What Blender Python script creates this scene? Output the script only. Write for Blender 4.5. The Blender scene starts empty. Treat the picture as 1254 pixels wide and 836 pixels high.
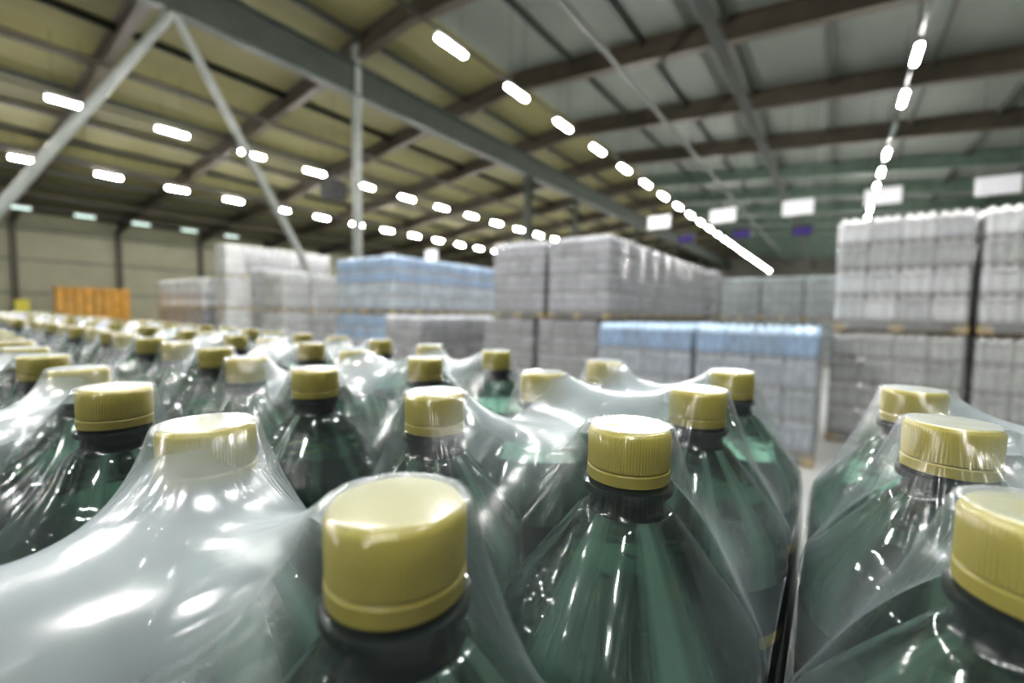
import bpy, math, random
import numpy as np
from mathutils import Matrix, Vector
rnd = random.Random(7)
scene = bpy.context.scene
COL = scene.collection
TH = math.radians(36.2)          # the hall's long axis is world +Y; the camera looks 36.2 deg left of it
EYE = 1.55

# ------------------------------------------------------------------ materials
def mat(name):
    m = bpy.data.materials.new(name); m.use_nodes = True
    nt = m.node_tree; nt.nodes.clear()
    out = nt.nodes.new('ShaderNodeOutputMaterial')
    return m, nt, out
def N(nt, t, **kw):
    n = nt.nodes.new('ShaderNode' + t)
    for k, v in kw.items():
        if k in n.inputs: n.inputs[k].default_value = v
        else: setattr(n, k, v)
    return n
def L(nt, a, b): nt.links.new(a, b)
def math_(nt, op, a, b=None, clamp=False):
    n = N(nt, 'Math', operation=op, use_clamp=clamp)
    for i, v in enumerate((a, b)):
        if v is None: continue
        if isinstance(v, (int, float)): n.inputs[i].default_value = v
        else: L(nt, v, n.inputs[i])
    return n.outputs[0]
def mixcol(nt, f, a, b):
    n = N(nt, 'Mix', data_type='RGBA')
    for i, v in ((0, f), (6, a), (7, b)):
        if isinstance(v, (int, float)): n.inputs[i].default_value = v
        elif isinstance(v, tuple): n.inputs[i].default_value = (*v, 1) if len(v) == 3 else v
        else: L(nt, v, n.inputs[i])
    return n.outputs[2]
def simple(name, col, rough=0.5, metal=0.0, vary=0.0, scale=6.0, stretch=(1, 1, 1), col2=None, bump=0.0, coat=0.0, rand=0.0):
    m, nt, out = mat(name)
    p = N(nt, 'BsdfPrincipled'); p.inputs['Roughness'].default_value = rough; p.inputs['Metallic'].default_value = metal
    p.inputs['Coat Weight'].default_value = coat
    p.inputs['Base Color'].default_value = (*col, 1)
    src = None
    if vary or bump or col2:
        tc = N(nt, 'TexCoord'); mp = N(nt, 'Mapping'); mp.inputs['Scale'].default_value = stretch
        L(nt, tc.outputs['Object'], mp.inputs[0])
        nz = N(nt, 'TexNoise', Scale=scale, Detail=4.0); L(nt, mp.outputs[0], nz.inputs['Vector'])
        c2 = col2 or tuple(c * (1 - vary) for c in col)
        c1 = col if col2 else tuple(min(1, c * (1 + vary)) for c in col)
        rp = N(nt, 'ValToRGB'); rp.color_ramp.elements[0].position = .35; rp.color_ramp.elements[1].position = .65
        L(nt, nz.outputs['Fac'], rp.inputs[0])
        src = mixcol(nt, rp.outputs[0], c2, c1)
        if bump:
            b = N(nt, 'Bump', Strength=bump, Distance=.01); L(nt, nz.outputs['Fac'], b.inputs['Height']); L(nt, b.outputs[0], p.inputs['Normal'])
    if rand:
        oi = N(nt, 'ObjectInfo')
        f = math_(nt, 'ADD', math_(nt, 'MULTIPLY', oi.outputs['Random'], rand), 1 - rand / 2)
        hs = N(nt, 'HueSaturation'); L(nt, f, hs.inputs['Value'])
        if src is not None: L(nt, src, hs.inputs['Color'])
        else: hs.inputs['Color'].default_value = (*col, 1)
        src = hs.outputs[0]
    if src is not None: L(nt, src, p.inputs['Base Color'])
    L(nt, p.outputs[0], out.inputs[0])
    return m
def emissive(name, col, strength):
    m, nt, out = mat(name)
    e = N(nt, 'Emission', Strength=strength); e.inputs[0].default_value = (*col, 1)
    L(nt, e.outputs[0], out.inputs[0]); return m

M = {}
M['cap'] = simple('cap_plastic', (.42, .36, .085), .36, vary=.05, scale=60, coat=.15)
M['cap_ring'] = simple('cap_ring_plastic', (.38, .32, .07), .38)
M['label'] = simple('bottle_label_paper', (.008, .013, .03), .35, col2=(.012, .03, .03), scale=30)
M['label_band'] = simple('label_yellow_print', (.35, .3, .05), .4)
M['concrete'] = simple('concrete_floor', (.42, .43, .42), .28, vary=.12, scale=1.2)
M['sheet'] = simple('cardboard_sheet', (.30, .24, .17), .8, vary=.1, scale=9)
M['wood'] = simple('pallet_wood', (.13, .095, .05), .75, vary=.25, scale=5, stretch=(1, 8, 8))
M['wood_end'] = simple('pallet_block_wood', (.50, .36, .13), .75, vary=.2, scale=12)
M['deck_left'] = simple('roof_panel_olive', (.118, .110, .047), .75, vary=.14, scale=.5, stretch=(1, .3, 1))
M['deck_right'] = simple('roof_panel_grey', (.108, .12, .105), .7, vary=.14, scale=.5, stretch=(1, .3, 1))
M['steel_brown'] = simple('painted_steel_brown', (.05, .042, .028), .6, vary=.15, scale=2)
M['steel_dark'] = simple('painted_steel_dark', (.032, .035, .03), .6, vary=.15, scale=2)
M['steel_green'] = simple('painted_steel_green', (.034, .042, .034), .5, vary=.15, scale=2)
M['rafter_lit'] = simple('steel_far_lit', (.085, .12, .095), .55, vary=.15, scale=2)  # far rafter faces: greenish lamp light put into the colour
M['steel_grey'] = simple('painted_steel_grey', (.20, .215, .20), .45, vary=.1, scale=3)
M['wall_panel'] = simple('wall_panel_cream', (.25, .245, .175), .7, vary=.06, scale=.8)
M['wall_end'] = simple('wall_panel_dull', (.12, .12, .10), .75, vary=.1, scale=.8)
M['housing'] = simple('lamp_housing', (.4, .42, .4), .5)
M['lamp_on'] = emissive('lamp_diffuser_lit', (1.0, .985, .955), 410.0)
M['lamp_dim'] = emissive('lamp_diffuser_dim', (.66, .88, .80), 2.4)
M['lamp_off'] = simple('lamp_diffuser_off', (.25, .36, .34), .35)
M['sign_white'] = simple('sign_white_board', (.82, .82, .86), .5, vary=.03)
M['violet'] = emissive('violet_lamp_tube', (.16, .10, .52), .55)
M['black'] = simple('black_plastic', (.012, .012, .013), .5)
M['orange'] = simple('orange_crate_plastic', (.40, .20, .02), .5, vary=.1, scale=5, rand=.45)
M['yellow_bin'] = simple('yellow_bin_plastic', (.5, .45, .05), .5)
M['white_plastic'] = simple('white_plastic', (.7, .72, .7), .5)

def pack_mat(name, body, top, rough=.25, low=.62):
    """film-wrapped bottles: body colour below, film highlight painted as paler tops, soft vertical streaks"""
    m, nt, out = mat(name)
    tc = N(nt, 'TexCoord'); sx = N(nt, 'SeparateXYZ'); L(nt, tc.outputs['Object'], sx.inputs[0])
    mp = N(nt, 'Mapping'); mp.inputs['Scale'].default_value = (1, 1, .12); L(nt, tc.outputs['Object'], mp.inputs[0])
    oi = N(nt, 'ObjectInfo')
    ad = N(nt, 'VectorMath', operation='ADD'); L(nt, mp.outputs[0], ad.inputs[0])
    sc = N(nt, 'VectorMath', operation='SCALE'); sc.inputs[0].default_value = (7, 5, 3); L(nt, oi.outputs['Random'], sc.inputs['Scale']); L(nt, sc.outputs[0], ad.inputs[1])
    nz = N(nt, 'TexNoise', Scale=42.0, Detail=3.0); L(nt, ad.outputs[0], nz.inputs['Vector'])
    rp = N(nt, 'ValToRGB'); rp.color_ramp.elements[0].position = .36; rp.color_ramp.elements[1].position = .66; L(nt, nz.outputs['Fac'], rp.inputs[0])
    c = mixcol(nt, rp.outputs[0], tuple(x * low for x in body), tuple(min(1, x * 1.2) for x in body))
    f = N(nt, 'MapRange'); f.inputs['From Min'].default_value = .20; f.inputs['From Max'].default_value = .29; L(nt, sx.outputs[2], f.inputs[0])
    c = mixcol(nt, f.outputs[0], c, top)  # pale top colour paints in the film's highlight at the shoulders
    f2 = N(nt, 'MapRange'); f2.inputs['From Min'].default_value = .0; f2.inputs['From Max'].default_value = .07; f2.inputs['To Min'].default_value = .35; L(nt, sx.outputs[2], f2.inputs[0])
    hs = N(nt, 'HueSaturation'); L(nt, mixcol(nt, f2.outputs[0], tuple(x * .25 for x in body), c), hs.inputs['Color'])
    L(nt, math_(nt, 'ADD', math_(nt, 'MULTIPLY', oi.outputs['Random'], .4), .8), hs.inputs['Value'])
    p = N(nt, 'BsdfPrincipled', Roughness=rough); L(nt, hs.outputs[0], p.inputs['Base Color'])
    p.inputs['Coat Weight'].default_value = .5; p.inputs['Coat Roughness'].default_value = .12
    b = N(nt, 'Bump', Strength=.35, Distance=.01); L(nt, nz.outputs['Fac'], b.inputs['Height']); L(nt, b.outputs[0], p.inputs['Normal'])
    L(nt, p.outputs[0], out.inputs[0]); return m
PACKCOL = {
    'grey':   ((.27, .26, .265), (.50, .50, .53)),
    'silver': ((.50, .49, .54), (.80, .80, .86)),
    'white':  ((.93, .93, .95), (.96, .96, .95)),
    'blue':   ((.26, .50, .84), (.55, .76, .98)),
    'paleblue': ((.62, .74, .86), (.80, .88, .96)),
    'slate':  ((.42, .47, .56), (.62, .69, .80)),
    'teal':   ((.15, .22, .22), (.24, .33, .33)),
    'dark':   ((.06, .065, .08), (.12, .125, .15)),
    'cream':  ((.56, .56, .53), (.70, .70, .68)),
}
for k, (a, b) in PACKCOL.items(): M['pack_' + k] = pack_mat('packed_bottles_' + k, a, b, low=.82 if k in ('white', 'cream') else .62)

def bottle_glass():
    m, nt, out = mat('green_bottle_plastic')
    p = N(nt, 'BsdfPrincipled', Roughness=.06, IOR=1.30)
    p.inputs['Transmission Weight'].default_value = 1.0
    p.inputs['Base Color'].default_value = (.50, .92, .73, 1)
    tc = N(nt, 'TexCoord')
    v = N(nt, 'TexVoronoi', Scale=95.0); L(nt, tc.outputs['Object'], v.inputs['Vector'])
    nz = N(nt, 'TexNoise', Scale=26.0, Detail=2.0); L(nt, tc.outputs['Object'], nz.inputs['Vector'])
    sx = N(nt, 'SeparateXYZ'); L(nt, tc.outputs['Object'], sx.inputs[0])
    # moulded leaf relief on the shoulder only (object origin is the bottle's base)
    g = N(nt, 'MapRange'); g.inputs['From Min'].default_value = .283; g.inputs['From Max'].default_value = .272; L(nt, sx.outputs[2], g.inputs[0])
    k = math_(nt, 'MULTIPLY', g.outputs[0], math_(nt, 'GREATER_THAN', nz.outputs['Fac'], .52))
    h = math_(nt, 'MULTIPLY', v.outputs['Distance'], k)
    b = N(nt, 'Bump', Strength=.5, Distance=.004); L(nt, h, b.inputs['Height']); L(nt, b.outputs[0], p.inputs['Normal'])
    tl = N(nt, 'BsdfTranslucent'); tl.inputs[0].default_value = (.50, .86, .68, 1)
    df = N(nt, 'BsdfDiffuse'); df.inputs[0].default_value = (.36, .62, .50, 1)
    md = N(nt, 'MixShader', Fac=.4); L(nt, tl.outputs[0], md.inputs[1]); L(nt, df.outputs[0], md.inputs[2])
    # lamp refractions painted in as cloudy soft streaks that run down from the neck
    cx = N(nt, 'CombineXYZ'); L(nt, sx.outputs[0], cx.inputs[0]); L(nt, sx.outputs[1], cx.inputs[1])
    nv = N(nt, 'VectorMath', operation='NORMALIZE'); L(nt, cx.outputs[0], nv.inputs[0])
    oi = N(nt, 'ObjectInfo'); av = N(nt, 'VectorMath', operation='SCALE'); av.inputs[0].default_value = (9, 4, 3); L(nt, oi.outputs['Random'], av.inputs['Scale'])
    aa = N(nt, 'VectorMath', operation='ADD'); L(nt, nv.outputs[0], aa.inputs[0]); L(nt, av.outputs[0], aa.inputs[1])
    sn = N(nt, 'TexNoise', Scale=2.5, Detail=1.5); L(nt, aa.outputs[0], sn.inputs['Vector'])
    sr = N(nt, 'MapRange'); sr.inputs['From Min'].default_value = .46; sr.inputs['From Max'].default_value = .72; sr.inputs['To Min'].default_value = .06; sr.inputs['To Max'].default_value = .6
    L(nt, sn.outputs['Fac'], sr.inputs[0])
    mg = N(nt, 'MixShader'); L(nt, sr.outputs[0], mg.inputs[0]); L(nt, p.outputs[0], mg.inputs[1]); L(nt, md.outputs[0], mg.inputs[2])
    gl = N(nt, 'BsdfGlossy', Roughness=.08); L(nt, b.outputs[0], gl.inputs['Normal'])
    fr = N(nt, 'Fresnel', IOR=1.5); L(nt, b.outputs[0], fr.inputs['Normal'])
    mf = N(nt, 'MixShader'); L(nt, fr.outputs[0], mf.inputs[0]); L(nt, mg.outputs[0], mf.inputs[1]); L(nt, gl.outputs[0], mf.inputs[2])
    L(nt, mf.outputs[0], out.inputs[0]); return m
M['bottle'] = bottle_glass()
M['neck'] = simple('dark_bottle_neck', (.012, .02, .022), .18, coat=.5)

def film_mat():
    m, nt, out = mat('shrink_film')
    at = N(nt, 'Attribute', attribute_name='haze'); pv = N(nt, 'Attribute', attribute_name='pleat')
    tc = N(nt, 'TexCoord'); oi = N(nt, 'ObjectInfo')
    sc = N(nt, 'VectorMath', operation='SCALE'); sc.inputs[0].default_value = (11, 7, 5); L(nt, oi.outputs['Random'], sc.inputs['Scale'])
    ad = N(nt, 'VectorMath', operation='ADD'); L(nt, pv.outputs['Vector'], ad.inputs[0]); L(nt, sc.outputs[0], ad.inputs[1])
    rad = N(nt, 'TexNoise', Scale=5.0, Detail=.5); L(nt, ad.outputs[0], rad.inputs['Vector'])       # radial pleats
    ad2 = N(nt, 'VectorMath', operation='ADD'); L(nt, tc.outputs['Object'], ad2.inputs[0]); L(nt, sc.outputs[0], ad2.inputs[1])
    soft = N(nt, 'TexNoise', Scale=22.0, Detail=2.0); L(nt, ad2.outputs[0], soft.inputs['Vector'])
    sp = N(nt, 'SeparateXYZ'); L(nt, pv.outputs['Vector'], sp.inputs[0])
    zz = N(nt, 'SeparateXYZ'); L(nt, tc.outputs['Object'], zz.inputs[0])
    rw = N(nt, 'MapRange'); rw.inputs['From Min'].default_value = -.004; rw.inputs['From Max'].default_value = -.02
    L(nt, zz.outputs[2], rw.inputs[0])
    pw = math_(nt, 'POWER', math_(nt, 'ABSOLUTE', math_(nt, 'SUBTRACT', rad.outputs['Fac'], .5)), .6)
    fo = N(nt, 'Attribute', attribute_name='fold')
    h1 = math_(nt, 'MULTIPLY', pw, math_(nt, 'MULTIPLY', rw.outputs[0], .45))
    rad2 = N(nt, 'TexNoise', Scale=8.0, Detail=1.0); L(nt, ad.outputs[0], rad2.inputs['Vector'])
    p2 = math_(nt, 'POWER', math_(nt, 'SUBTRACT', 1.0, math_(nt, 'MULTIPLY', math_(nt, 'ABSOLUTE', math_(nt, 'SUBTRACT', rad2.outputs['Fac'], .5)), 4.0), True), 2.5)
    h1 = math_(nt, 'ADD', h1, math_(nt, 'MULTIPLY', p2, math_(nt, 'MULTIPLY', fo.outputs['Fac'], 2.2)))
    fd = N(nt, 'MapRange'); fd.inputs['From Min'].default_value = .245; fd.inputs['From Max'].default_value = .15; L(nt, sp.outputs[2], fd.inputs[0])
    h1 = math_(nt, 'MULTIPLY', h1, fd.outputs[0])
    b1 = N(nt, 'Bump', Strength=1.0, Distance=.0016); L(nt, h1, b1.inputs['Height'])
    b2 = N(nt, 'Bump', Strength=.22, Distance=.006); L(nt, soft.outputs['Fac'], b2.inputs['Height']); L(nt, b1.outputs[0], b2.inputs['Normal'])
    lw = N(nt, 'LayerWeight', Blend=.5)
    cosv = math_(nt, 'MAXIMUM', math_(nt, 'SUBTRACT', 1.0, lw.outputs['Facing']), .10)
    dens = math_(nt, 'ADD', .026, math_(nt, 'MULTIPLY', at.outputs['Fac'], .29))
    dens = math_(nt, 'MULTIPLY', dens, math_(nt, 'ADD', .6, math_(nt, 'MULTIPLY', soft.outputs['Fac'], .8)))
    alpha = math_(nt, 'SUBTRACT', 1.0, math_(nt, 'POWER', math_(nt, 'SUBTRACT', 1.0, dens), math_(nt, 'DIVIDE', 1.0, cosv)))
    tr = N(nt, 'BsdfTransparent'); tr.inputs[0].default_value = (.97, .985, .98, 1)
    df = N(nt, 'BsdfDiffuse'); df.inputs[0].default_value = (.56, .63, .67, 1); L(nt, b2.outputs[0], df.inputs['Normal'])
    tl = N(nt, 'BsdfTranslucent'); tl.inputs[0].default_value = (.58, .66, .69, 1)
    mx = N(nt, 'MixShader', Fac=.40); L(nt, df.outputs[0], mx.inputs[1]); L(nt, tl.outputs[0], mx.inputs[2])
    m1 = N(nt, 'MixShader'); L(nt, alpha, m1.inputs[0]); L(nt, tr.outputs[0], m1.inputs[1]); L(nt, mx.outputs[0], m1.inputs[2])
    gl = N(nt, 'BsdfGlossy', Roughness=.18); gl.inputs[0].default_value = (1, 1, 1, 1); L(nt, b2.outputs[0], gl.inputs['Normal'])
    fr = N(nt, 'Fresnel', IOR=1.5); L(nt, b2.outputs[0], fr.inputs['Normal'])
    fac = math_(nt, 'MINIMUM', math_(nt, 'MULTIPLY', fr.outputs[0], .95), .45)
    m2 = N(nt, 'MixShader'); L(nt, fac, m2.inputs[0]); L(nt, m1.outputs[0], m2.inputs[1]); L(nt, gl.outputs[0], m2.inputs[2])
    L(nt, m2.outputs[0], out.inputs[0]); return m
M['film'] = film_mat()

def wrap_mat():
    m, nt, out = mat('stretch_film')
    tc = N(nt, 'TexCoord'); nz = N(nt, 'TexNoise', Scale=7.0, Detail=4.0); L(nt, tc.outputs['Object'], nz.inputs['Vector'])
    b = N(nt, 'Bump', Strength=.6, Distance=.03); L(nt, nz.outputs['Fac'], b.inputs['Height'])
    tr = N(nt, 'BsdfTransparent'); tr.inputs[0].default_value = (.97, .98, .98, 1)
    gl = N(nt, 'BsdfGlossy', Roughness=.14); L(nt, b.outputs[0], gl.inputs['Normal'])
    df = N(nt, 'BsdfDiffuse'); df.inputs[0].default_value = (.8, .82, .85, 1)
    m1 = N(nt, 'MixShader', Fac=.24); L(nt, tr.outputs[0], m1.inputs[1]); L(nt, df.outputs[0], m1.inputs[2])
    fr = N(nt, 'Fresnel', IOR=1.45); L(nt, b.outputs[0], fr.inputs['Normal'])
    m2 = N(nt, 'MixShader'); L(nt, math_(nt, 'MINIMUM', math_(nt, 'MULTIPLY', fr.outputs[0], 2.2), .5), m2.inputs[0])
    L(nt, m1.outputs[0], m2.inputs[1]); L(nt, gl.outputs[0], m2.inputs[2]); L(nt, m2.outputs[0], out.inputs[0]); return m
M['wrap'] = wrap_mat()

# ------------------------------------------------------------------ mesh helpers
class MB:
    def __init__(s): s.v = []; s.f = []
    def box(s, a, b):
        x0, y0, z0 = a; x1, y1, z1 = b; i = len(s.v)
        s.v += [(x0,y0,z0),(x1,y0,z0),(x1,y1,z0),(x0,y1,z0),(x0,y0,z1),(x1,y0,z1),(x1,y1,z1),(x0,y1,z1)]
        s.f += [tuple(i + k for k in q) for q in ((0,3,2,1),(4,5,6,7),(0,1,5,4),(1,2,6,5),(2,3,7,6),(3,0,4,7))]
        return s
    def lathe(s, prof, n=48, rib=None):
        """prof: (radius, z) from the bottom up; rib(k, j) scales a radius"""
        i = len(s.v)
        for k, (r, z) in enumerate(prof):
            for j in range(n):
                a = 2 * math.pi * j / n; rr = r * (rib(k, j) if rib else 1)
                s.v.append((rr * math.cos(a), rr * math.sin(a), z))
        for k in range(len(prof) - 1):
            for j in range(n):
                j2 = (j + 1) % n
                s.f.append((i + k*n + j, i + k*n + j2, i + (k+1)*n + j2, i + (k+1)*n + j))
        s.f.append(tuple(i + j for j in reversed(range(n)))); e = i + (len(prof) - 1) * n
        s.f.append(tuple(e + j for j in range(n)))
        return s
    def prism(s, prof, a, b, up=(0, 0, 1)):
        """a section (list of (u, w)) swept from a to b; u is sideways, w along up"""
        a = Vector(a); b = Vector(b); d = (b - a).normalized(); up = Vector(up)
        sd = d.cross(up).normalized(); u2 = sd.cross(d).normalized(); i = len(s.v); n = len(prof)
        for p in (a, b):
            for (u, w) in prof: s.v.append(tuple(p + sd * u + u2 * w))
        for j in range(n):
            j2 = (j + 1) % n; s.f.append((i + j, i + j2, i + n + j2, i + n + j))
        s.f.append(tuple(i + j for j in reversed(range(n)))); s.f.append(tuple(i + n + j for j in range(n)))
        return s
    def mesh(s, name, m, smooth=False):
        me = bpy.data.meshes.new(name); me.from_pydata(s.v, [], s.f); me.materials.append(m)
        if smooth: me.shade_smooth()
        me.update(); return me
def link(name, me, parent=None, loc=(0, 0, 0), rz=0.0):
    o = bpy.data.objects.new(name, me); COL.objects.link(o); o.parent = parent; o.location = loc; o.rotation_euler = (0, 0, rz); return o
def tag(o, label, cat, group=None, kind='thing'):
    o['label'] = label; o['category'] = cat; o['kind'] = kind
    if group: o['group'] = group
    return o
def struct(name, mb, m, label=None):
    o = link(name, mb.mesh(name, m)); o['kind'] = 'structure'
    if label: o['label'] = label
    return o
def isec(h, w, t=.02, web=.015):
    a = w / 2; c = web / 2
    return [(-a, 0), (a, 0), (a, t), (c, t), (c, h - t), (a, h - t), (a, h), (-a, h), (-a, h - t), (-c, h - t), (-c, t), (-a, t)]
def circ(r, n=12): return [(r * math.cos(2*math.pi*k/n), r * math.sin(2*math.pi*k/n)) for k in range(n)]
def rect(w, h): return [(-w/2, 0), (w/2, 0), (w/2, h), (-w/2, h)]
def autosmooth(me, ang=35):
    me.shade_smooth()
    try: me.set_sharp_from_angle(angle=math.radians(ang))
    except Exception: pass
    return me
ORD = ['first','second','third','fourth','fifth','sixth','seventh','eighth','ninth','tenth','eleventh','twelfth','thirteenth','fourteenth','fifteenth','sixteenth','seventeenth','eighteenth','nineteenth','twentieth']
TENS = {2: 'twenty', 3: 'thirty', 4: 'forty', 5: 'fifty'}
def ordw(n):
    if n <= 20: return ORD[n - 1]
    t, u = divmod(n, 10)
    return {2:'twenty',3:'thirty',4:'forty'}[t] + '-' + ORD[u - 1] if u else {3:'thirtieth',4:'fortieth',5:'fiftieth'}[t]

# ------------------------------------------------------------------ the hall
RIDGE_X, RIDGE_Z = -10.5, 9.95
def roof_z(x): return RIDGE_Z - (.105 if x < RIDGE_X else .088) * abs(x - RIDGE_X)      # underside of the rafters
XL, XR, Y0, Y1 = -41.3, 19.0, -13.0, 72.0
struct('floor', MB().box((XL - .3, Y0 - .3, -.2), (XR + .3, Y1 + .3, 0)), M['concrete'])
def roof_slab(name, xa, xb, m):
    o = .62; b = MB()
    za, zb = roof_z(xa) + o, roof_z(xb) + o
    b.v = [(xa, Y0, za), (xb, Y0, zb), (xb, Y1, zb), (xa, Y1, za), (xa, Y0, za + .15), (xb, Y0, zb + .15), (xb, Y1, zb + .15), (xa, Y1, za + .15)]
    b.f = [(0,3,2,1),(4,5,6,7),(0,1,5,4),(1,2,6,5),(2,3,7,6),(3,0,4,7)]
    return struct(name, b, m)
roof_slab('ceiling', XL - .2, RIDGE_X, M['deck_left']); roof_slab('ceiling_right', RIDGE_X, XR + .2, M['deck_right'])
struct('wall_left', MB().box((XL - .25, Y0, 0), (XL, Y1, 7.5)), M['wall_panel'])
struct('wall_right', MB().box((XR, Y0, 0), (XR + .25, Y1, 7.8)), M['wall_end'])
def gable(name, y0, y1):
    b = MB(); pts = [(XL, 0), (XR, 0), (XR, roof_z(XR) + .62), (RIDGE_X, RIDGE_Z + .62), (XL, roof_z(XL) + .62)]
    b.v = [(x, y, z) for y in (y0, y1) for x, z in pts]
    b.f = [(0,1,2,3,4), (9,8,7,6,5)] + [(j, 5 + j, 5 + (j+1) % 5, (j+1) % 5) for j in range(5)]
    return struct(name, b, M['wall_end'])
gable('wall_far', Y1, Y1 + .25); gable('wall_near', Y0 - .25, Y0)
RAFT = [-1 - 5 * 2, -6, -1] + [4 + 5 * k for k in range(14)]
for y in RAFT:
    a = (XL, y, roof_z(XL) - .05); r = (RIDGE_X, y, RIDGE_Z - .05); e = (XR, y, roof_z(XR) - .05)
    struct('roof_rafter', MB().prism(isec(.66, .28), a, r), M['steel_brown'])
    struct('roof_rafter', MB().prism(isec(.68, .30), r, e), M['steel_brown' if y < 26 else 'rafter_lit'])
    struct('wall_post', MB().box((XL, y - .13, 0), (XL + .26, y + .13, roof_z(XL) + .1)), M['steel_brown'])
for z in (2.2, 4.3, 6.2):
    struct('wall_rail', MB().box((XL, Y0, z), (XL + .07, Y1, z + .12)), M['wall_end'])
k = 0
for x in [XL + 1.6 + 2.45 * i for i in range(25)]:
    if abs(x - RIDGE_X) < .5: continue
    z = roof_z(x) + .43
    struct('roof_purlin', MB().box((x - .045, Y0, z), (x + .045, Y1, z + .2)), M['steel_dark'])
# service pipes and busbars that run the length of the hall under the roof
for x, z, r in ((-18.1, 8.75, .07), (-27.4, 7.75, .08), (-33.0, 7.1, .06), (-23.0, 8.35, .05)):
    struct('roof_pipe', MB().prism(circ(r), (x, Y0, z), (x, Y1, z)), M['steel_brown'])
struct('cable_tray', MB().box((-2.86, Y0, 8.25), (-2.56, Y1, 8.33)), M['steel_dark'])
struct('cable_tray', MB().box((-5.6, Y0, 8.75), (-5.45, Y1, 8.8)), M['steel_dark'])
GX = -13.0
struct('ridge_girder', MB().prism(isec(1.0, .36, .04, .03), (GX, Y0, 8.45), (GX, Y1, 8.45)), M['steel_green'])
# slim light grey column right by the stacks, green columns farther on
for y, w, m, top in ((8.95, .15, 'steel_grey', 10.1), (18.95, .30, 'steel_green', 8.45), (24.0, .22, 'steel_green', 8.45), (-1.0, .3, 'steel_green', 8.45),
                (34.0, .22, 'steel_green', 8.45), (44.0, .22, 'steel_green', 8.45), (54.0, .22, 'steel_green', 8.45), (64.0, .22, 'steel_green', 8.45)):
    b = MB()
    if w == .15:
        b.v = []; b.prism(circ(.15, 16), (GX, y, 0), (GX, y, 8.45), up=(0, 1, 0)); b.box((GX - .1, y - .1, 8.4), (GX + .1, y + .1, top))
    else: b.prism([(u, v - w / 2) for u, v in isec(w, w, .03, .025)], (GX, y, 0), (GX, y, top), up=(0, 1, 0))
    struct('steel_column', b, M[m])
for y1 in (8.75, -.75):
    struct('diagonal_brace', MB().prism(circ(.10), (GX, y1, .05), (GX, 4.0, 8.5)), M['steel_grey'])

# lamps -------------------------------------------------------------
lampN = 0
LM = {}
def lamp_mesh(ln):
    if ln not in LM:
        h = MB().box((-.04, -ln/2 - .03, .035), (.04, ln/2 + .03, .13))
        d = MB(); d.prism([(-.055, .0), (-.035, -.03), (.035, -.03), (.055, .0), (.05, .035), (-.05, .035)], (0, -ln/2, 0), (0, ln/2, 0))
        w = MB().prism(circ(.008, 6), (0, 0, .12), (0, 0, 1.0), up=(0, 1, 0))
        LM[ln] = (h.mesh('housing', M['housing']), d, w.mesh('hanger', M['steel_dark']), {})
    return LM[ln]
def lamp(x, y, z, kind, label, group, ln=.86):
    h, d, w, cache = lamp_mesh(ln)
    if kind not in cache: cache[kind] = d.mesh('diffuser', M[kind])
    e = link('ceiling_light', None, None, (x, y, z)); tag(e, label, 'light', group)
    link('housing', h, e); link('diffuser', cache[kind], e)
    top = roof_z(x) + .60 - z
    for s in (-1, 1):
        o = link('hanger', w, e, (0, s * ln * .36, .12)); o.scale = (1, 1, max(.05, (top - .14) / 1.0)); o.location.z = .12 - .12 * o.scale.z
LROWS = [
 ('the bright central row', -7.33, 7.5, [7.51 + 2.53 * i for i in range(-8, 25)], 7.0),
 ('the row above the tall white stack', 1.15, 7.5, [13.70 + 2.5 * i for i in range(-9, 22)], 13.0),
 ('the upper row under the left roof', -18.7, 7.5, [3.05 + 2.57 * i for i in range(-4, 20)], 2.5),
 ('the middle row under the left roof', -27.2, 7.45, [3.1 + 2.6 * i for i in range(-3, 20)], 2.4),
 ('the dim lowest row by the left wall', -35.2, 6.62, [3.7 + 2.55 * i for i in range(-2, 5)], 2.5),
]
for ri, (what, x, z, ys, yvis) in enumerate(LROWS):
    n = 0
    for y in ys:
        if y > Y1 - 5: continue
        kind = 'lamp_on'
        if ri == 1 and 18 < y < 20: kind = 'lamp_off'
        if ri == 1 and 10 < y < 12.5: continue
        if ri == 4: kind = 'lamp_dim'
        if y > yvis: n += 1  # lamps short of yvis are unseen, added to light the foreground
        st = {'lamp_on': 'lit strip lamp', 'lamp_off': 'unlit strip lamp', 'lamp_dim': 'greenish strip lamp'}[kind]
        lab = f'{st} in {what}, {ordw(n)} from near end' if y > yvis else f'{st} in {what}, added out of view'
        lamp(x, y, z, kind, lab, 'strip lamps in ' + what)
    struct('lamp_busbar', MB().box((x - .02, Y0, z + .16), (x + .02, Y1, z + .21)), M['black'])

# hanging white aisle signs and violet insect lamps ------------------
bs = MB().box((-.5, -.012, -.28), (.5, .012, .28))
sign_me = bs.mesh('sign_board', M['sign_white'])
wire = MB().prism(circ(.008, 6), (0, 0, 0), (0, 0, 1), up=(0, 1, 0)).mesh('sign_wire', M['steel_dark'])
SX = [(-6.62, 20.0, 5.69), (-4.0, 20.0, 5.68), (-1.4, 20.0, 5.69), (1.06, 20.0, 5.77), (3.79, 20.0, 5.72), (-21.6, 17.0, 4.6), (-18.0, 17.0, 4.6), (-25.0, 17.0, 4.6)]
SL = ['blank white hanging sign left of the bright lamp row, above the grey loads', 'blank white hanging sign right beside the bright lamp row', 'blank white hanging sign midway between the two lamp rows',
      'blank white hanging sign behind the lamps above the tall white stack', 'blank white hanging sign above the stack at the right edge',
      'small white hanging sign above the middle of the blue stack', 'small white hanging sign above the right end of the blue stack', 'small white hanging sign above the left end of the blue stack']
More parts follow.
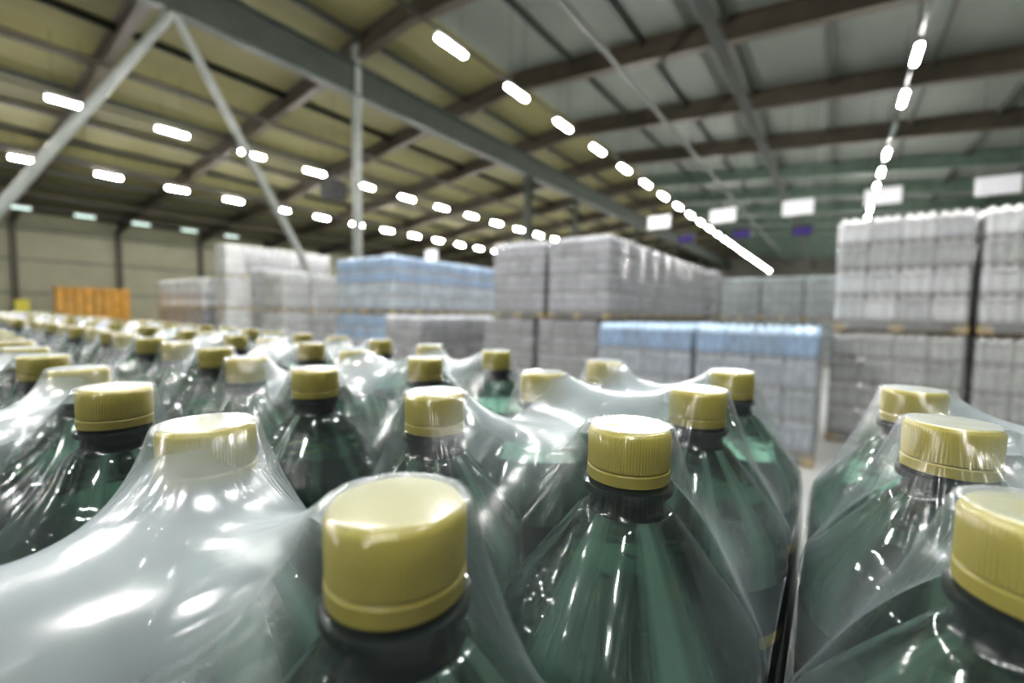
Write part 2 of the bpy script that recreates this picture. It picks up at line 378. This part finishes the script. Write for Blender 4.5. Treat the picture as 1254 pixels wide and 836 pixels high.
for (x, y, z), lab in zip(SX, SL):
    o = link('aisle_sign', sign_me, None, (x, y, z), rnd.uniform(-.06, .06)); tag(o, lab, 'sign', 'white hanging aisle signs')
    for s in (-1, 1):
        w = link('sign_wire', wire, o, (s * .42, 0, .28)); w.scale.z = roof_z(x) + .6 - z - .28
vb = MB().box((-.34, -.07, -.2), (.34, .07, .2)).mesh('lamp_case', M['black'])
vt = MB()
for z in (-.1, .02, .14): vt.prism(circ(.035, 8), (-.3, -.105, z), (.3, -.105, z))
vts = [MB().prism(circ(.04, 8), (-.3, -.105, z), (.3, -.105, z)).mesh('violet_tube', M['violet']) for z in (-.11, .02)]
for (x, y, z), lab in zip([(-5.5, 20.35, 4.94), (-3.32, 20.35, 4.95), (-1.22, 20.35, 4.88)],
                          ['dark hanging fly lamp with violet tubes nearest the grey loads', 'dark hanging fly lamp with violet tubes, middle of the three', 'dark hanging fly lamp with violet tubes nearest the tall white stack']):
    o = link('fly_lamp', vb, None, (x, y, z)); tag(o, lab, 'lamp', 'violet fly lamps below the white signs')
    for t in vts: link('violet_tube', t, o)
    w = link('hanging_wire', wire, o, (0, 0, .2)); w.scale.z = roof_z(x) + .6 - z - .2
hb = MB().box((-.35, -.3, -.3), (.35, .3, .3)).mesh('unit_heater', M['black'])
o = link('hanging_heater', hb, None, (-15.4, 9.6, 6.0), .3); tag(o, 'black box heater hanging by the slim grey column', 'heater')
hg = MB()
for z in (-.2, -.1, 0, .1, .2): hg.box((-.3, -.33, z - .02), (.3, -.3, z + .02))
link('grille', hg.mesh('grille', M['steel_dark']), o)
w = link('hanging_rod', wire, o, (0, 0, .3)); w.scale.z = roof_z(-15.4) + .6 - 6.3

# ------------------------------------------------------------------ shrink film by relaxation over the bottles
S = .1033; RB = .0472
PROF = [(0, 0), (.0147, 0), (.0153, -.0015), (.0155, -.0185), (.0168, -.0205), (.0168, -.0225), (.0170, -.0300), (.0420, -.0640), (.0460, -.0700), (RB, -.0800)]
def obstacle(r):
    z = np.full(r.shape, -1.0)
    xs = np.array([p[0] for p in PROF]); zs = np.array([p[1] for p in PROF])
    ins = r <= RB + .0004
    z[ins] = np.interp(r[ins], xs, zs); return z
def membrane(na, np_, s, m=.0008, levels=((.005, 900), (.0025, 700), (.00125, 500)), wa=.55, wp=1.0, pull=0.0, zb=-.082):
    R = RB + m; prev = None
    for h, its in levels:
        Ya = np.arange(-R, (na - 1) * s + R + h * .5, h); Ya[-1] = (na - 1) * s + R
        Xp = np.arange(-R, (np_ - 1) * s + R + h * .5, h); Xp[-1] = (np_ - 1) * s + R
        A, P = np.meshgrid(Ya, Xp, indexing='ij')
        r = np.full(A.shape, 9.0); ca = np.zeros(A.shape); cp = np.zeros(A.shape)
        for a in range(na):
            for p in range(np_):
                q = np.hypot(A - a * s, P - p * s); k = q < r
                r[k] = q[k]; ca[k] = a * s; cp[k] = p * s
        ob = obstacle(np.maximum(r - (.0014 if h < .003 else .003), 0)) + m * .8
        da = np.maximum(0, np.maximum(-A, A - (na - 1) * s)); dp = np.maximum(0, np.maximum(-P, P - (np_ - 1) * s))
        out = np.hypot(da, dp) >= R - h * .35
        if prev is None: z = np.maximum(ob, zb)
        else:
            pa, pp, pz = prev
            ia = np.interp(Ya, pa, np.arange(len(pa))); ip = np.interp(Xp, pp, np.arange(len(pp)))
            i0 = np.minimum(ia.astype(int), len(pa) - 2); j0 = np.minimum(ip.astype(int), len(pp) - 2)
            fa = (ia - i0)[:, None]; fp = (ip - j0)[None, :]
            z = (pz[i0][:, j0] * (1-fa) * (1-fp) + pz[i0+1][:, j0] * fa * (1-fp) + pz[i0][:, j0+1] * (1-fa) * fp + pz[i0+1][:, j0+1] * fa * fp)
        z[out] = zb
        chk = (np.add.outer(np.arange(len(Ya)), np.arange(len(Xp))) % 2)[1:-1, 1:-1]
        for it in range(its):
            for c in (0, 1):
                n = (wa * (z[:-2, 1:-1] + z[2:, 1:-1]) + wp * (z[1:-1, :-2] + z[1:-1, 2:])) / (2 * (wa + wp)) - pull * h * h
                zi = z[1:-1, 1:-1]; zn = zi + 1.6 * (n - zi)
                zn = np.maximum(zn, ob[1:-1, 1:-1]); zn[out[1:-1, 1:-1]] = zb
                z[1:-1, 1:-1] = np.where(chk == c, zn, zi)
        prev = (Ya, Xp, z)
    return Ya, Xp, A, P, z, ob, r, ca, cp, R
def film_mesh(name, na, np_, s, mtl, base=-.322, attrs=True, scallop=0.0, **kw):
    Ya, Xp, A, P, z, ob, r, ca, cp, R = membrane(na, np_, s, **kw)
    zs = z.copy()
    for _ in range(2):
        t = zs.copy(); t[1:-1, 1:-1] = (zs[1:-1, 1:-1] * 4 + zs[:-2, 1:-1] + zs[2:, 1:-1] + zs[1:-1, :-2] + zs[1:-1, 2:]) / 8; zs = np.maximum(t, ob - .0001)
    # pull the square corners of the sheet in onto the rounded outline
    da = np.where(A < 0, A, np.where(A > (na-1)*s, A - (na-1)*s, 0)); dp = np.where(P < 0, P, np.where(P > (np_-1)*s, P - (np_-1)*s, 0))
    d = np.hypot(da, dp); k = np.where(d > R, R / np.maximum(d, 1e-9), 1.0)
    A2 = A - da + da * k; P2 = P - dp + dp * k
    nA, nP = A.shape
    verts = np.stack([-P2.ravel(), A2.ravel(), zs.ravel()], 1)
    idx = np.arange(nA * nP).reshape(nA, nP)
    faces = np.stack([idx[:-1, :-1].ravel(), idx[1:, :-1].ravel(), idx[1:, 1:].ravel(), idx[:-1, 1:].ravel()], 1).tolist()
    ring = list(idx[0, :]) + list(idx[1:, -1]) + list(idx[-1, -2::-1]) + list(idx[-2:0:-1, 0])
    hz = np.clip((r - .024) / .03, 0, 1) * np.clip((zs + .085) / .03, 0, 1); hz = hz * hz * (3 - 2 * hz)
    sst = lambda x, a, b: (lambda t: t * t * (3 - 2 * t))(np.clip((x - a) / (b - a), 0, 1))
    W = (np_ - 1) * s; Lg = (na - 1) * s
    inner = sst(P, -.010, .022) * sst(W - P, -.010, .022) * sst(A, -.03, .012) * sst(Lg - A, -.03, .012) * sst(r, .0150, .0215)
    hz = np.maximum(hz * .24, inner); hz = np.where((zs > -.0012) & (r < .0150), .42, hz)  # haze on cap tops also paints in the grazing roof reflection
    haze = list(hz.ravel())
    ang = np.arctan2(A - ca, P - cp)
    pl = np.stack([np.cos(ang).ravel() * 2.2, np.sin(ang).ravel() * 2.2, (r * 5).ravel()], 1)
    V = verts.tolist(); prev = ring; nv = len(V); pls = pl.tolist()
    lv = [-.10, -.13, -.17, -.22, -.27, base] if attrs else [-.12, -.2, base]
    for iz, z0 in enumerate(lv):
        cur = []
        for t in ring:
            x, y, _ = verts[t]
            if attrs:
                pf = .0022 if z0 < -.12 else .0012; ex, ey = x + np.clip(-x, 0, (np_-1)*s), y - np.clip(y, 0, (na-1)*s)
                el = math.hypot(ex, ey) + 1e-9; x += ex / el * pf
            if scallop:
                n = min(((x + p * s) ** 2 + (y - a * s) ** 2) ** .5 for a in range(na) for p in range(np_))
                f = scallop * max(0, n - RB - .001); cx, cy = -(np_ - 1) * s / 2, (na - 1) * s / 2
                x += (-f if x > cx else f) * (abs(x - cx) > abs(cx) + RB * .8); y += (-f if y > cy else f) * (abs(y - cy) > abs(cy) + RB * .8)
            cur.append(len(V)); V.append([x, y, z0]); haze.append(.1); pls.append(pls[t])
        n = len(ring)
        for j in range(n):
            a, b = prev[j], prev[(j + 1) % n]
            faces.append([a, cur[j], cur[(j + 1) % n], b])
        prev = cur
    me = bpy.data.meshes.new(name); me.from_pydata(V, [], [[int(q) for q in f] for f in faces]); me.materials.append(mtl)
    if attrs:
        at = me.attributes.new('haze', 'FLOAT', 'POINT'); at.data.foreach_set('value', np.array(haze, dtype=np.float32))
        fv = np.zeros(len(V), dtype=np.float32); VA = np.array(V); fv = (np.clip(-(VA[:, 1]) / .03, 0, 1) * np.clip((-.045 - VA[:, 2]) / .03, 0, 1)).astype(np.float32)
        af = me.attributes.new('fold', 'FLOAT', 'POINT'); af.data.foreach_set('value', fv)
        ap = me.attributes.new('pleat', 'FLOAT_VECTOR', 'POINT'); ap.data.foreach_set('vector', np.array(pls, dtype=np.float32).ravel())
    me.validate(); me.shade_smooth()
    return me, zs
FILM, zs = film_mesh('shrink_film', 3, 2, S, M['film'])
nA, nP = zs.shape; ia = int((RB) / .00125)
print('dip perp mid', zs[ia, nP // 2], 'dip along mid', zs[ia + int(S / 2 / .00125), ia], 'centre', zs[ia + int(S/2/.00125), nP // 2])

# ------------------------------------------------------------------ bottles
BH = .330                                           # cap top above the bottle's base
def bottle_proto():
    z = lambda d: BH + d
    body = [(.030, 0), (.040, .002), (.0445, .010), (RB, .025), (RB, .09), (.047, .10), (RB, .11), (RB, z(-.0800)), (.0460, z(-.0700)), (.0420, z(-.0640)), (.034, z(-.0530)), (.026, z(-.0424)), (.0190, z(-.0335)), (.0158, z(-.0305))]
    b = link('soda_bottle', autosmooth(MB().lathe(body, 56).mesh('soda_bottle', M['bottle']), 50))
    neck = [(.0156, z(-.0306)), (.0142, z(-.0290)), (.0138, z(-.0245)), (.0164, z(-.0232)), (.0166, z(-.0218)), (.0164, z(-.0206)), (.0130, z(-.0198))]
    link('neck', autosmooth(MB().lathe(neck, 40).mesh('neck', M['neck']), 40), b)
    NR = 264; rib = lambda k, j: (1 + (.016 if j % 3 else 0)) if k in (1, 2) else 1
    cap = [(.0140, z(-.0142)), (.0148, z(-.0139)), (.0149, z(-.0026)), (.0147, z(-.0013)), (.0138, z(-.0003)), (.0128, z(0)), (.0090, z(-.0002))]
    c = link('cap', autosmooth(MB().lathe(cap, NR, rib).mesh('cap', M['cap']), 24), b)
    ring = [(.0143, z(-.0192)), (.0151, z(-.0188)), (.0152, z(-.0150)), (.0146, z(-.0144))]
    link('tamper_ring', autosmooth(MB().lathe(ring, 64).mesh('tamper_ring', M['cap_ring']), 40), c)
    lab = MB(); n = 56; R = RB + .0004
    lab.lathe([(R, .105), (R, z(-.088))], n); lab.f = lab.f[:-2]
    lb = link('label', lab.mesh('label', M['label'], True), b)
    bd = MB().lathe([(R + .0003, z(-.118)), (R + .0003, z(-.112))], n); bd.f = bd.f[:-2]
    link('label_band', bd.mesh('label_band', M['label_band'], True), lb)
    return b
PROTO = bottle_proto(); first = [True]
def copy_tree(o, parent=None):
    c = o.copy(); COL.objects.link(c); c.parent = parent
    for ch in o.children: copy_tree(ch, c)
    return c
CAPZ = EYE - .0413
def cam2w(X, Z): return (X * math.cos(TH) - Z * math.sin(TH), X * math.sin(TH) + Z * math.cos(TH))
YAW = .6291
# packs of six: (floor position of the grid origin, turn, first along, first across); row 3 is the far edge
PACKS = []
def add_pack(ox, oz, dr, a0, p0): PACKS.append((ox / 1000, oz / 1000, dr, a0, p0))
add_pack(-24.5, 94.3, .0, -2, 0)
add_pack(-16.2, 79.8, .0, 1, 0)
add_pack(-39.9, 94.9, .040, -2, 2)
add_pack(-29.6, 102.3, -.006, 1, 2)
add_pack(-28.26, 128.6, -.010, 1, 4)
add_pack(33.7, 152.9, -.001, 0, -2)
qx, qz = -math.cos(YAW), math.sin(YAW); dx, dz = math.sin(YAW), math.cos(YAW)
ox, oz = -28.26, 128.6
for j in range(3, 19):
    g, t = 9 + rnd.uniform(-3, 5), rnd.uniform(-4, 8)
    ox += qx * g + dx * t; oz += qz * g + dz * t
    add_pack(ox, oz, rnd.uniform(-.006, .006), 1, 2 * j)
ox, oz = -39.2, 95.8
for j in (2, 3, 4):
    ox += qx * 16 + dx * 2; oz += qz * 16 + dz * 2
    add_pack(ox, oz, .02, -2, 2 * j)
def bottle_label(a, p):
    row = {3: 'the far edge row', 2: 'the second row from the far edge', 1: 'the third row from the far edge', 0: 'the nearest row', -1: 'the row below the left frame', -2: 'the row behind the camera'}
    if p < 0:
        return {(0, -1): 'yellow-capped green bottle cut off by the lower right corner', (1, -1): 'yellow-capped green bottle right of the dark gap, middle of three', (2, -1): 'yellow-capped green bottle right of the dark gap, farthest of three'}.get((a, p), 'yellow-capped green bottle in the pack right of the dark gap, outer side')
    if (a, p) == (0, 0): return 'largest yellow-capped green bottle, nearest the lens at bottom centre'
    if (a, p) == (0, 1): return 'green bottle whose yellow cap is veiled under milky peaked film, nearest row'
    if a < 0: return 'green bottle under milky film in the near left pack, mostly below the frame'
    return f'yellow-capped green bottle in {row[a]}, {ordw(p + 1)} from the dark gap'
nb = 0
for (ox, oz, dr, a0, p0) in PACKS:
    yw = YAW + dr; d = (math.sin(yw), math.cos(yw)); q = (-math.cos(yw), math.sin(yw))
    def pos(a, p): return cam2w(ox + (d[0] * a + q[0] * p) * S, oz + (d[1] * a + q[1] * p) * S)
    w0 = pos(a0, p0); w1 = pos(a0 + 1, p0)
    rz = math.atan2(-(w1[0] - w0[0]), w1[1] - w0[1])
    f = link('shrink_wrap', FILM, None, (w0[0], w0[1], CAPZ), rz)
    if p0 < 0: wl = 'clear shrink film over the six-pack right of the dark gap'
    elif a0 < 0: wl = f'milky shrink film over the near six-pack, {ordw(p0 // 2 + 1)} leftward from the dark gap'
    else: wl = f'milky shrink film over the far edge six-pack, {ordw(p0 // 2 + 1)} leftward from the dark gap'
    tag(f, wl, 'shrink film', 'shrink films over the six-packs')
    for a in range(a0, a0 + 3):
        for p in range(p0, p0 + 2):
            # bottles that never come into the frame are left out
            if a < -1 or (a < 0 and p > 3): continue
            w = pos(a, p)
            if first[0]: b = PROTO; first[0] = False
            else: b = copy_tree(PROTO)
            b.location = (w[0], w[1], CAPZ - BH); b.rotation_euler = (0, 0, rnd.uniform(0, 6.28)); nb += 1
            tag(b, bottle_label(a, p), 'bottle', 'green bottles in the six-packs')
print('bottles', nb)

# ------------------------------------------------------------------ pallet loads
LW, LD = 1.20, .80
RBs = RB; 
PK = {}
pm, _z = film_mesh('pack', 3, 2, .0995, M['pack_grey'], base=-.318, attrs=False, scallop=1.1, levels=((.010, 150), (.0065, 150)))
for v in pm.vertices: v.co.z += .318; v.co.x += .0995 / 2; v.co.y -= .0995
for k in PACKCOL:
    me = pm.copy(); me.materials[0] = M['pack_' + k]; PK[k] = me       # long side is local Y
def pallet_meshes():
    d = MB()
    for i in range(7): y = -LD/2 + i * (LD - .10) / 6; d.box((-LW/2, y, .122), (LW/2, y + .10, .144))
    for x in (-LW/2, -.05, LW/2 - .10): d.box((x, -LD/2, .10), (x + .10, LD/2, .123))
    for y in (-LD/2, -.05, LD/2 - .10): d.box((-LW/2, y, 0), (LW/2, y + .10, .022))
    b = MB().box((-.06, -.05, .021), (.06, .05, .101))
    return d.mesh('pallet', M['wood']), b.mesh('block', M['wood_end'])
PAL, BLK = pallet_meshes()
SHT = MB().box((-LW/2 + .004, -LD/2 + .004, 0), (LW/2 - .004, LD/2 - .004, .006)).mesh('layer_sheet', M['sheet'])
def wrap_mesh(h, n=4):
    c = .05; V = []; F = []; ring = []
    for cx, cy, a0 in ((1, -1, -90), (1, 1, 0), (-1, 1, 90), (-1, -1, 180)):
        for k in range(n + 1):
            a = math.radians(a0 + 90 * k / n); ring.append((cx * (LW/2 + .008 - c) + c * math.cos(a), cy * (LD/2 + .008 - c) + c * math.sin(a)))
    m = len(ring); zs = [0.03, h * .25, h * .5, h * .75, h]
    for z in zs: V += [(x, y, z) for x, y in ring]
    for i in range(len(zs) - 1):
        for j in range(m): F.append((i*m + j, i*m + (j+1) % m, (i+1)*m + (j+1) % m, (i+1)*m + j))
    b = MB(); b.v, b.f = V, F; return b.mesh('stretch_film', M['wrap'], True)
WR = {}
LAYH = .3185
def load(x1, y0, z0, cols, label, group, sides='YX', zs=1.0, name='pallet_load', cat='pallet load'):
    """one wrapped load; x1 = its right (+X) side, y0 = its near (-Y) side, z0 = what its pallet stands on; cols = one colour per layer, bottom up"""
    e = link(name, None, None, (x1 - LW/2, y0 + LD/2, z0)); tag(e, label, cat, group); e.scale.z = zs
    p = link('pallet', PAL, e)
    for bx in (-.54, 0, .54):
        for by in (-.35, 0, .35):
            if by == -.35 or (bx > 0 and 'X' in sides) or (bx < 0 and 'W' in sides): link('block', BLK, p, (bx, by, 0))
    z = .144
    for i, c in enumerate(cols):
        if len(cols) == 3 and cols[0] == 'dark': z += .0175
        s = link('layer_sheet', SHT, e, (0, 0, z)); z += .0065
        jx, jy = rnd.uniform(-.004, .004), rnd.uniform(-.004, .004)
        for ix in range(4):
            for iy in range(4):
                if not ('A' in sides or (iy == 0 and 'Y' in sides) or (ix == 3 and 'X' in sides) or (ix == 0 and 'W' in sides)): continue
                k = link('pack', PK[c], s, (-.45 + .2985 * ix + jx + .002, -.2985 + .199 * iy + jy, .0065), math.pi / 2)
        z += .3185
    if len(cols) not in WR: WR[len(cols)] = wrap_mesh(z - .02)
    link('stretch_film', WR[len(cols)], e)
    return z0 + z
H4 = .144 + 4 * .325
TOP = H4 + .012

# A  grey loads in the middle: two across, eight deep, two high
G = 'silver grey loads in the middle block'
for ix in range(2):
    for lvl in range(2):
        x1 = -3.12 - ix * 1.30 - (.22 if lvl == 0 else 0)
        for iy in range(8):
            if ix == 1 and iy > 0: continue
            w = ('upper' if lvl else 'lower')
            lab = (f'{w} silver grey bottle load at the near right corner of the middle block' if ix == 0 and iy == 0 else
                   f'{w} silver grey bottle load at the near left of the middle block' if ix == 1 else
                   f'{w} silver grey bottle load on the middle block flank, {ordw(iy)} behind the corner load')
            load(x1, 7.0 + iy * .845, lvl * TOP, (['silver'] * 4 if lvl else ['grey'] * 4), lab, G, 'YX' if iy == 0 else 'X')
load(-2.95, 7.0 + 8 * .845 + .35, TOP, ['silver'] * 4, 'upper grey bottle load standing apart at the far end of the middle block', G, 'YX')
load(-2.95, 7.0 + 8 * .845 + .35, 0, ['grey'] * 4, 'lower grey bottle load standing apart at the far end of the middle block', G, 'YX')
# B  single-high loads with bright blue top layer
for ix in range(2):
    for iy in range(2):
        load(-.12 - ix * 1.24, 5.45 + iy * .83, 0, ['slate', 'slate', 'slate', 'blue'],
             f'low load of slate bottles with blue top layer, {"right" if ix == 0 else "left"} one {"in front" if iy == 0 else "behind"}', 'low blue topped loads before the middle block', 'YX')
# C  tall white stacks on the right
for ix in range(2):
    for lvl in range(2):
        load(1.17 + ix * 1.27, 6.86, lvl * TOP * .955, (['white', 'white', 'cream', 'white'] if lvl else ['cream'] * 4),
             f'{"upper" if lvl else "lower"} white bottle load of the {"tall white stack" if ix == 0 else "stack at the right picture edge"}', 'tall white stacks on the right', 'YXW', zs=.955)
# D  teal grey block far down the aisle
for ix in range(3):
    for lvl in range(2):
        load(-2.15 + ix * 1.24, 17.2, lvl * TOP, ['teal'] * 4, f'{"upper" if lvl else "lower"} dull teal load far down the aisle, {ordw(ix + 1)} from the grey block', 'teal loads far down the aisle', 'YXW')
# E  blue stack: two across, five deep, two high
for ix in range(2):
    for lvl in range(2):
        for iy in range(5):
            if ix == 1 and iy > 0: continue
            cols = ['paleblue', 'paleblue', 'blue', 'blue'] if lvl else ['slate', 'slate', 'blue', 'blue']
            w = 'upper' if lvl else 'lower'
            lab = (f'{w} light blue bottle load at the near right corner of the blue stack' if ix == 0 and iy == 0 else
                   f'{w} light blue bottle load at the near left of the blue stack' if ix == 1 else f'{w} light blue bottle load on the blue stack flank, {ordw(iy)} behind the corner')
            load(-8.72 - ix * 1.23, 7.0 + iy * .83, lvl * TOP, cols, lab, 'light blue loads of the blue stack', 'YX' if iy == 0 else 'X')
for iy in range(3):
    load(-7.22, 6.5 + iy * .83, 0, ['grey', 'grey', 'grey', 'silver'], f'low light grey load between blue stack and middle block, {ordw(iy + 1)} from the front', 'low light grey loads right of the blue stack', 'YX' if iy == 0 else 'X')
# F  grey loads left of the blue stack, under the end of the brace
for iy in range(2):
    for lvl in range(2):
        load(-12.3, 6.1 + iy * .84, lvl * TOP, ['cream'] * (3 if lvl else 4), f'{"upper" if lvl else "lower"} pale grey load left of the blue stack, {"front" if iy == 0 else "rear"} one', 'pale grey loads left of the blue stack', 'YX')
for lvl in range(2):
    load(-15.6, 7.18, lvl * TOP, ['silver'] * 4 if lvl else ['dark'] * 4, f'{"upper silver" if lvl else "lower dark"} load in front of the three-high stack', 'loads in front of the three-high stack', 'YX')
    load(-15.6, 8.02, lvl * TOP, ['silver'] * 4 if lvl else ['dark'] * 4, f'{"upper silver" if lvl else "lower dark"} load second in file before the three-high stack', 'loads in front of the three-high stack', 'X')
# G  three-high stack
for iy in range(6):
    for lvl in range(3):
        c = ['dark', 'dark', 'grey', 'cream'] if (lvl == 2 and iy) else ['cream'] * 4
        load(-21.7, 8.32 + iy * .83, lvl * TOP, c, f'{["bottom", "middle", "top"][lvl]} load of the tall three-high stack, {ordw(iy + 1)} from the front', 'loads of the three-high stack', 'YX' if iy == 0 else 'X')
# H  pale loads beyond, over dark ones
for ix in range(5):
    for lvl in range(2):
        load(-23.6 - ix * 1.27, 8.12, lvl * TOP, (['white', 'silver', 'white', 'white'] if lvl else ['dark'] * 4),
             f'{"upper pale" if lvl else "lower dark"} load of the low row near the orange crates, {ordw(ix + 1)} from the three-high stack', 'pale loads near the orange crates', 'YX')
# orange crates by the left wall: eight across, nine high
cr = MB(); a, b2, c2, t = .30, .19, .27, .02
cr.box((-a, -b2, 0), (a, b2, t))
for i in range(3):
    z = .03 + i * .085
    for (p, q) in (((-a, -b2), (a, -b2 + t)), ((-a, b2 - t), (a, b2)), ((-a, -b2), (-a + t, b2)), ((a - t, -b2), (a, b2))): cr.box((p[0], p[1], z), (q[0], q[1], z + .06))
for sx in (-1, 1):
    for sy in (-1, 1): cr.box((sx * a - (t if sx > 0 else 0), sy * b2 - (.05 if sy > 0 else 0), 0), (sx * a + (0 if sx > 0 else t), sy * b2 + (0 if sy > 0 else .05), c2))
CR = cr.mesh('crate', M['orange'])
for i in range(8):
    for j in range(9 if i < 4 else 9):
        o = link('orange_crate', CR, None, (-35.2 + rnd.uniform(-.01, .01), 5.05 + i * .40 + (.02 if i > 3 else 0), .003 + j * .285))
        tag(o, f'orange slatted crate by the left wall, {ordw(9 - j)} from the top, {ordw(i + 1)} stack from the left', 'crate', 'orange crates by the left wall')
yb = MB().box((-.3, -.3, 0), (.3, .3, 1.75)); o = link('yellow_cabinet', yb.mesh('yellow_cabinet', M['yellow_bin']), None, (-39.5, 4.05, 0)); tag(o, 'small yellow cabinet standing against the left wall', 'cabinet')
link('lid', MB().box((-.32, -.32, 1.75), (.32, .32, 1.8)).mesh('lid', M['yellow_bin']), o)

# the load that carries the six-packs: pallets with three hidden layers each
xs = []
for t in range(4):
    xa = .24 - t * 1.225
    e = load(xa, -.42, 0, ['dark'] * 3, f'lower layers of the pallet under the green bottles, {ordw(t + 1)} pallet from the dark gap', 'pallets under the green bottles', 'A')
print('near load top', e)

# ------------------------------------------------------------------ camera
cam = bpy.data.cameras.new('camera'); co = bpy.data.objects.new('camera', cam); COL.objects.link(co)
cam.sensor_width = 36; cam.sensor_fit = 'HORIZONTAL'; cam.lens = 36 * 541.1 / 1254; cam.clip_start = .005; cam.clip_end = 300
R = Matrix.Rotation(TH, 4, 'Z') @ Matrix.Rotation(math.pi / 2 - .0653, 4, 'X') @ Matrix.Rotation(.0174, 4, 'Z')
co.matrix_world = Matrix.Translation((0, 0, EYE)) @ R
cam.dof.use_dof = True; cam.dof.focus_distance = .158; cam.dof.aperture_fstop = 5.9
scene.camera = co

w = bpy.data.worlds.new('world'); scene.world = w; w.use_nodes = True
w.node_tree.nodes['Background'].inputs[0].default_value = (.5, .6, .7, 1); w.node_tree.nodes['Background'].inputs[1].default_value = .1
scene.view_settings.view_transform = 'Standard'
scene.view_settings.look = 'Medium High Contrast'
scene.view_settings.exposure = 0.0
cy = scene.cycles
cy.use_denoising = True; cy.max_bounces = 14; cy.transparent_max_bounces = 24; cy.transmission_bounces = 10; cy.glossy_bounces = 5; cy.diffuse_bounces = 4
cy.sample_clamp_indirect = 6.0; cy.caustics_reflective = False; cy.caustics_refractive = True; cy.use_light_tree = True
